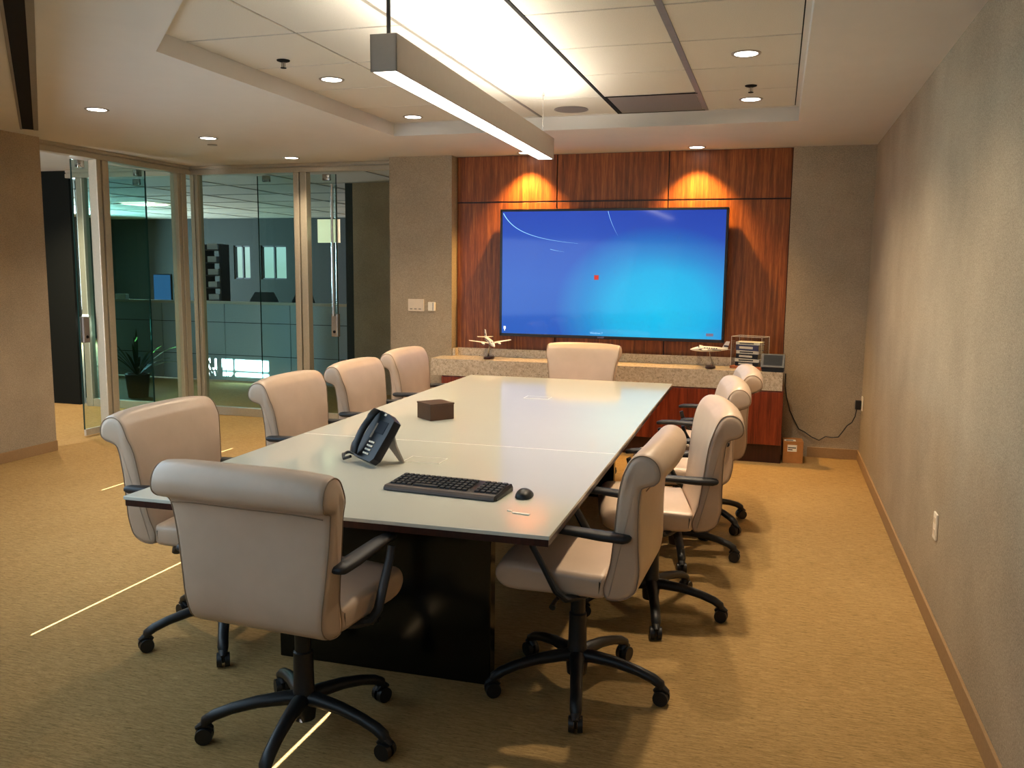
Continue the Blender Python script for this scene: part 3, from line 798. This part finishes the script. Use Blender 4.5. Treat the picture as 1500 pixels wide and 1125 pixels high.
text('caption', 'Windows 7', .024, 'lcdcyan', scr, (-.10, y_, -.515), (PI / 2, 0, 0))
m = MB(); m.box(-.955, -.935, y_, y_ + .0008, -.50, -.475); m.box(-.949, -.941, y_, y_ + .0008, -.515, -.50); m.build('access_icon', 'lcdwhite', scr)
m = MB(); m.box(.845, .905, y_, y_ + .0008, -.512, -.488); m.build('power_button', 'ledred' if False else 'lcdgrey', scr)
def curve_line(name, p, r0):
    pts = []
    for i in range(19):
        u = i / 18; q = [Vector(a) for a in p]
        pts.append(q[0] * (1 - u) ** 3 + q[1] * 3 * u * (1 - u) ** 2 + q[2] * 3 * u * u * (1 - u) + q[3] * u ** 3)
    MB().tube(pts, [r0 * (1 - .9 * i / 18) for i in range(19)], 6, flat=.2, up=(0, 1, 0)).build(name, 'lcdcyan', scr)
curve_line('light_streak', [(-.965, y_, .53), (-.88, y_, .37), (-.68, y_, .30), (-.28, y_, .265)], .0045)
curve_line('light_streak', [(-.02, y_, .54), (.0, y_, .46), (.03, y_, .40), (.07, y_, .33)], .0022)
curve_line('light_streak', [(-.53, y_, .215), (-.49, y_, .205), (-.45, y_, .198), (-.40, y_, .192)], .0018)

# ------------------------------------------------------------------ wall fittings, cord and carton
def plate(name, label, cat, loc, rz, w, h, d=.008, mat='white_plastic'):
    r = thing(name, label, cat, loc, rz); MB().box(-w / 2, w / 2, -d, 0, -h / 2, h / 2, .002).build('face_plate', mat, r); return r
sw = plate('light_switch_panel', 'wide ivory light switch plate on the pier left of the wood wall', 'light switch', (-3.211, 7.519, 1.205), 0, .158, .112, .010, 'ivory')
for k in range(3): MB().box(-.06 + k * .043, -.035 + k * .043, -.012, -.009, -.040, -.030, .001).build('switch_button', 'grey_mark', sw)
th_ = plate('thermostat_switch', 'small white wall sensor beside the wider ivory switch plate', 'wall sensor', (-3.052, 7.519, 1.196), 0, .066, .080, .022)
MB().box(.012, .018, -.0235, -.02, -.036, .036).build('side_slot', 'grey_mark', th_)
ol = plate('wall_outlet', 'white outlet plate low on the right wall beside the nearest chairs', 'outlet', (XR - .001, 4.028, .455), PI / 2 * -1, .072, .115)
for s in (-1, 1): MB().box(-.016, .016, -.0095, -.007, s * .026 - .014, s * .026 + .014, .003).build('socket', 'ivory', ol)
ol = plate('wall_outlet', 'white outlet plate in the far corner with a black adapter plugged in', 'outlet', (XR - .001, 7.51, .49), -PI / 2, .072, .115)
for s in (-1, 1): MB().box(-.016, .016, -.0095, -.007, s * .026 - .014, s * .026 + .014, .003).build('socket', 'ivory', ol)
cd = thing('power_cord', 'black power cord and adapter hanging along the back wall to the corner outlet', 'cord', (0, 0, 0))
pts = [(.098, 7.60, .70), (.098, 7.60, .60), (.115, 7.60, .50), (.145, 7.60, .39), (.18, 7.60, .32), (.225, 7.60, .235), (.27, 7.60, .215), (.33, 7.60, .175), (.39, 7.60, .150), (.44, 7.60, .185), (.49, 7.60, .180), (.54, 7.595, .188), (.57, 7.59, .235), (.60, 7.57, .29), (.635, 7.55, .325), (.655, 7.53, .38), (.662, 7.515, .44)]
MB().tube(pts, .0045, 8).build('cable', 'plastic', cd, True)
MB().box(.648, .693, 7.485, 7.535, .440, .515, .006).build('adapter', 'plastic', cd)
cb = thing('cardboard_box', 'small brown cardboard carton on the carpet at the right end of the credenza', 'box', (.178, 7.40, 0), math.radians(3))
MB().box(-.078, .078, -.085, .085, 0, .178, .002).build('carton', 'cardboard', cb)
lb = MB().box(-.045, .028, -.0862, -.085, .095, .150).build('shipping_label', 'paper', cb)
m = MB(); m.box(-.040, .022, -.0868, -.0862, .122, .130); m.box(-.040, -.005, -.0868, -.0862, .106, .114); m.build('label_print', 'ink', lb)
m = MB(); m.box(-.07, .02, -.07, .0, .178, .1792); lt = m.build('packing_slip', 'paper', cb)
MB().box(-.055, .0, -.06, -.03, .1792, .1798).build('slip_print', 'ink', lt)

# ------------------------------------------------------------------ ceiling fittings
pn = thing('pendant_light', 'long linear pendant light hanging over the conference table', 'pendant light', (-1.440, 4.29, 2.245), .0246)
LH = 1.285; PW = .052
m = MB(); m.box(-PW, -PW + .006, -LH, LH, 0, .132); m.box(PW - .006, PW, -LH, LH, 0, .132); m.box(-PW, PW, -LH, -LH + .006, 0, .132); m.box(-PW, PW, LH - .006, LH, 0, .132); m.box(-PW + .006, PW - .006, -LH + .007, LH - .007, .05, .07)
m.build('housing', 'fixture', pn)
for a, b in ((-LH + .008, .012), (.026, LH - .008)):
    MB().box(-PW + .007, PW - .007, a, b, .002, .010).build('diffuser', 'tube', pn)
MB().box(-PW + .006, PW - .006, .012, .026, .002, .010).build('joint_strip', 'fixture', pn)
MB().box(-PW + .01, PW - .01, -LH + .03, LH - .14, .100, .104).build('uplight_lens', 'uplight', pn)
MB().cyl((0, -LH + .05, .07), (0, -LH + .05, ZT - 2.245), .008, n=12).build('stem', 'plastic', pn, True)
m = MB(); m.cyl((0, LH - .1, .07), (0, LH - .1, ZT - 2.245), .0018, n=8); m.cyl((0, LH - .1, ZT - 2.245 - .025), (0, LH - .1, ZT - 2.245), .010, n=12)
m.build('suspension_cable', 'steel', pn, True)

def spot(loc, energy, size=math.radians(125), blend=1.0, col=WARM, rad=.04):
    l = bpy.data.lights.new('downlight_lamp', 'SPOT'); l.energy = energy; l.spot_size = size; l.spot_blend = blend; l.color = col[:3]; l.shadow_soft_size = rad
    o = bpy.data.objects.new('downlight_lamp', l); C.objects.link(o); o.location = loc; return o
cans = [((-4.331, 4.848), ZC, 'recessed downlight in the lower ceiling nearest the dark ceiling slot', 1),
        ((-4.392, 6.107), ZC, 'recessed downlight in the lower ceiling beside the flush sprinkler cover', 1),
        ((-4.392, 7.355), ZC, 'recessed downlight in the lower ceiling close to the glass wall', 1),
        ((-2.160, 7.49), ZC, 'recessed downlight over the left part of the wood wall, beside the pendant end', 2),
        ((-.690, 7.47), ZC, 'recessed downlight over the right part of the wood wall', 2),
        ((-2.596, 4.82), ZT, 'recessed downlight among the ceiling tiles beside the left sprinkler', 1),
        ((-2.632, 6.118), ZT, 'recessed downlight at the back left corner of the tiled ceiling recess', 1),
        ((-.211, 4.794), ZT, 'largest looking downlight on the right of the tiled ceiling recess, ahead of the sprinkler', 1),
        ((-.205, 3.50), ZT, 'unseen downlight added to light the right floor, in line with the recess row', 1),  # out-of-view lamp added to brighten the floor on the right
        ((-7.15, 6.98), ZC, 'recessed downlight over the side space beyond the open glass door', 1),
        ((-.223, 6.025), ZT, 'recessed downlight behind the right sprinkler in the tiled ceiling recess', 1)]
canp = None
E_DOWN, E_WASH = 88, 125
for (x, y), z, lab, kind in cans:
    if canp is None:
        canp = thing('downlight', lab, 'ceiling light', (x, y, z), 0, 'recessed downlights')
        m = MB(); rings = []
        for r_, zz in ((.058, -.0015), (.061, -.005), (.074, -.005), (.076, -.0005)): rings.append([(r_ * math.cos(2 * PI * k / 32), r_ * math.sin(2 * PI * k / 32), zz) for k in range(32)])
        m.loft(rings, cap=False); m.build('trim_ring', 'grey_mark', canp, 40)
        MB().cyl((0, 0, -.0035), (0, 0, -.001), .059, n=32).build('lens', 'can', canp)
        o = canp
    else: o = copy_tree(canp)
    o.location = (x, y, z); o['label'] = lab
    if kind == 1: spot((x, y, z - .02), E_DOWN * (2.4 if x < -7 else .48 if x < -4 and y < 5 else .7 if x < -4 else 1))
    else: spot((x, y, z - .02), E_WASH, math.radians(100), .75, (1, .56, .16, 1), .02)
def sprinkler(loc, lab):
    r = thing('fire_sprinkler', lab, 'sprinkler', loc, 0, 'pendent sprinklers in the tiled recess')
    MB().lathe([(.0, -.001), (.036, -.001), (.034, -.006), (.014, -.012), (0, -.012)]).build('escutcheon', 'gap', r, 40)
    m = MB(); m.cyl((0, 0, -.01), (0, 0, -.04), .005, n=10); m.box(-.012, -.009, -.002, .002, -.036, -.01); m.box(.009, .012, -.002, .002, -.036, -.01)
    m.build('frame', 'grey_mark', r); MB().cyl((0, 0, -.04), (0, 0, -.043), .016, n=14).build('deflector', 'gap', r)
sprinkler((-2.62, 4.326, ZT), 'ceiling sprinkler on the left of the tiled recess')
sprinkler((-.21, 5.597, ZT), 'ceiling sprinkler on the right of the tiled recess between two downlights')
fc = MB().lathe([(0, -.006), (.038, -.006), (.042, -.001), (0, -.001)]); tag(fc.build('ceiling_sprinkler_cover', 'grey_mark', None, 40, loc=(-4.599, 6.447, ZC)), 'flat round sprinkler cover in the lower ceiling behind a downlight', 'sprinkler cover')
sk = thing('ceiling_speaker', 'round flush ceiling speaker beside the far end of the pendant', 'speaker', (-1.433, 6.10, ZT))
MB().lathe([(.118, -.001), (.120, -.005), (.108, -.007), (.107, -.003), (.118, -.001)][:4]).build('rim', 'tbar', sk, 40)
MB().cyl((0, 0, -.0075), (0, 0, -.003), .108, n=36).build('grille', 'grille', sk)
vn = thing('air_vent', 'square grey perforated air vent in the tiled ceiling recess', 'air vent', (-.832, 6.025, ZT))
MB().box(-.28, .28, -.295, .295, -.004, -.001, .001, 1).build('perforated_plate', 'grille', vn)
m = MB(); m.box(-.295, .295, -.303, -.290, -.006, -.001); m.box(-.295, .295, .290, .303, -.006, -.001); m.box(-.295, -.282, -.303, .303, -.006, -.001); m.build('vent_frame', 'gap', vn)
dv = thing('ceiling_slot', 'long dark ceiling slot running diagonally at the upper left', 'ceiling slot', (-5.46, 5.405, ZC), math.radians(-45))
MB().box(0.0, 6.2, -.045, .030, -.004, -.0005).build('slot', 'gap', dv)  # flat black strip, the darkness of the recess is in its colour
m = MB(); m.box(0.0, 6.2, .030, .062, -.008, -.0005, .001); m.box(0, 6.2, -.060, -.045, -.008, -.0005, .001); m.build('slot_frame', 'tbar', dv)

# ------------------------------------------------------------------ office beyond the glass
dk = thing('reception_desk', 'long grey panelled workstation front beyond the glass wall', 'desk', (-7.2, 10.1, 0))
for i in range(4):
    MB().box(-1.9 + i * 1.0, -1.9 + (i + 1) * 1.0 - .008, 0, .06, .02, 1.05, .004).build('fabric_panel', 'cubepanel', dk)
MB().box(-1.93, 2.11, -.02, .08, 1.05, 1.085, .004).build('top_cap', 'white_enamel', dk)
MB().box(-1.9, 2.10, .08, .75, .70, .73, .004).build('worktop', 'darkgrey', dk)
m = MB()
for z in (.36, .80): m.box(-1.9, 2.09, -.004, 0, z, z + .008)
m.build('panel_joint', 'darkgrey', dk)
def monitor(loc, lab, mat, w=.30, h=.30):
    r = thing('monitor', lab, 'monitor', loc)
    MB().box(-w / 2 - .012, w / 2 + .012, -.012, .02, .10, .10 + h + .024, .003).build('monitor_shell', 'darkgrey', r)
    MB().box(-w / 2, w / 2, -.0135, -.012, .112, .112 + h).build('screen', mat, r)
    m = MB(); m.box(-.025, .025, .0, .03, .008, .12); m.box(-.09, .09, -.05, .09, 0, .008); m.build('stand', 'darkgrey', r)
monitor((-8.35, 10.45, .972 - .24), 'blue lit monitor standing behind the workstation panel, seen through the left glass', 'monitor', .28, .58)
sh = thing('shelf_rack', 'dark open shelf rack in the office, seen through the middle glass', 'shelf', (-8.62, 12.1, 0))
for sx in (-1, 1): MB().box(sx * .14 - .012, sx * .14 + .012, -.12, .12, 0, 1.9).build('upright', 'darkgrey', sh)
for k in range(9): MB().box(-.14, .14, -.12, .12, .2 + k * .2, .22 + k * .2).build('shelf_board', 'darkgrey', sh)
for k in range(6):
    tag(MB().box(-.10, .06 + .03 * (k % 2), -.10, .08, 0, .09).build('binder', 'cubepanel', None, loc=(-8.62, 12.1, .821 + k * .2)), 'pale binder lying on the dark shelf rack, one per board', 'binder', 'binders on the shelf rack')
tag(MB().box(-.125, .125, -.002, 0, -.115, .115).build('paper_sign', 'paper', None, loc=(-4.302, YG + .09, 1.905)), 'blank white square sign on the glass next to the long door pull', 'sign')
MB_ = MB().box(-.09, .09, -.03, .03, 0, .07); tag(MB_.build('small_white_box', 'white_plastic', None, loc=(-8.78, 10.13, 1.086)), 'small white box on the workstation cap, seen through the left glass', 'box')
def office_chair(loc, rz, lab):
    r = thing('task_chair', lab, 'chair', loc, rz, 'dark task chairs in the office')
    MB().box(-.22, .22, -.22, .22, .44, .52, .03).build('seat', 'plastic_soft', r)
    m = MB(); m.loft([[(x, y - .03 * (1 - (x / .2) ** 2), z) for x, y, z in ((-w, -.24, zz), (-w * .5, -.25, zz), (0, -.26, zz), (w * .5, -.25, zz), (w, -.24, zz), (w, -.20, zz), (0, -.21, zz), (-w, -.20, zz))] for zz, w in ((.6, .19), (.8, .22), (1.05, .21), (1.17, .14))]); m.build('backrest', 'plastic_soft', r, 50)
    m = MB(); m.tube([(0, -.21, .70), (0, -.2, .48), (0, -.05, .44)], .02, 8); m.cyl((0, 0, .1), (0, 0, .44), .03); m.build('pedestal', 'plastic', r, 40)
    for k in range(5):
        a = 2 * PI * k / 5; MB().tube([(0, 0, .11), (.3 * math.cos(a), .3 * math.sin(a), .07), (.31 * math.cos(a), .31 * math.sin(a), .0)], [.025, .02, .018], 8).build('leg', 'plastic', r, 40)
office_chair((-6.75, 11.25, 0), 2.9, 'dark task chair behind the workstation, nearer the windows')
office_chair((-7.4, 11.4, 0), 3.4, 'dark task chair behind the workstation, left of its twin')
def troffer(loc, lab, rx=.6, ry=.6):
    r = thing('ceiling_panel_light', lab, 'ceiling light', loc)
    m = MB()
    for x0, x1, y0, y1 in ((-rx / 2, rx / 2, -ry / 2, -ry / 2 + .02), (-rx / 2, rx / 2, ry / 2 - .02, ry / 2), (-rx / 2, -rx / 2 + .02, -ry / 2, ry / 2), (rx / 2 - .02, rx / 2, -ry / 2, ry / 2)): m.box(x0, x1, y0, y1, -.012, -.001)
    m.build('frame', 'white_enamel', r); MB().box(-rx / 2 + .02, rx / 2 - .02, -ry / 2 + .02, ry / 2 - .02, -.008, -.002).build('diffuser', 'troffer', r)
troffer((-9.95, 12.1, 2.55), 'glowing square panel light in the office ceiling, seen through the left glass')
# potted plant by the far side door
pp = thing('potted_plant', 'low leafy plant beyond the far glass door at the left', 'plant', (-7.20, 8.50, 0))
MB().lathe([(0, 0), (.11, 0), (.14, .28), (.12, .28), (.11, .25), (0, .25)]).build('pot', 'darkgrey', pp, 40)
m = MB()
for k in range(26):
    a = random.random() * 2 * PI; el = .5 + random.random() * .9; ln = .3 + random.random() * .28; rr = []
    for q in range(6):
        u = q / 5; e2 = el - 1.1 * u; p = Vector((math.cos(a) * ln * u * math.cos(el * .6), math.sin(a) * ln * u * math.cos(el * .6), .25 + ln * (u * math.sin(el) * 1.5 - .5 * u * u)))
        w = .018 * math.sin(PI * min(.98, u * .9 + .08)); s = Vector((-math.sin(a), math.cos(a), 0)) * w
        rr.append([p - s, p + Vector((0, 0, .003)), p + s, p - Vector((0, 0, .002))])
    m.loft(rr)
m.build('foliage', 'plantgreen', pp)

# ------------------------------------------------------------------ light
def area(name, loc, target, sx, sy, energy, col):
    l = bpy.data.lights.new(name, 'AREA'); l.shape = 'RECTANGLE'; l.size = sx; l.size_y = sy; l.energy = energy; l.color = col[:3]
    o = bpy.data.objects.new(name, l); C.objects.link(o); o.location = loc
    o.rotation_euler = (Vector(target) - Vector(loc)).to_track_quat('-Z', 'Y').to_euler(); return o
# daylight through the blinds of the window wall behind and left of the camera
for x0, x1, e in ((.35, -1.7, 3.2), (-1.7, -2.3, 5), (-2.3, -2.9, 8), (-2.9, -3.5, 10.5), (-3.5, -5.1, 11.5)):
    ln = abs(x1 - x0) * math.sqrt(2); x = (x0 + x1) / 2
    y = -.70 - x; area('window_daylight', (x + .03, y + .03, 1.08), (x + 1.03, y + 1.03, .55), ln, 1.9, e * ln, DAY)
# lamps added beyond the glass, for the office and the side space
area('office_cool_fill', (-13.9, 12.5, 1.5), (-8, 11, .9), 4.0, 1.8, 900, (.70, .88, 1, 1))  # cool fill added at the windowless west wall to light the desk front
area('side_space_fill', (-6.25, 3.3, 1.2), (-7.0, 8.0, 1.6), .6, 1.8, 70, (.9, .95, 1, 1))  # unseen fill lamp added to brighten the side space ceiling
sn = bpy.data.lights.new('sun', 'SUN'); sn.energy = 60; sn.angle = math.radians(.25); sn.color = (1, .97, .92)
so = bpy.data.objects.new('sun', sn); C.objects.link(so); so.rotation_euler = Vector((0, 1, -.30)).to_track_quat('-Z', 'Y').to_euler()
# sky
w = bpy.data.worlds.new('sky'); scene.world = w; w.use_nodes = True; nt = w.node_tree; nt.nodes.clear()
sk_ = nt.nodes.new('ShaderNodeTexSky'); sk_.sky_type = 'HOSEK_WILKIE'; sk_.turbidity = 2.5; sk_.sun_direction = (0, -.9, .4)
bg = nt.nodes.new('ShaderNodeBackground'); bg.inputs['Strength'].default_value = 3.2; ow = nt.nodes.new('ShaderNodeOutputWorld')
nt.links.new(sk_.outputs[0], bg.inputs['Color']); nt.links.new(bg.outputs[0], ow.inputs['Surface'])

scene.view_settings.view_transform = 'Standard'; scene.view_settings.look = 'None'
scene.view_settings.gamma = 1; scene.view_settings.use_curve_mapping = False
scene.view_settings.exposure = 0.52
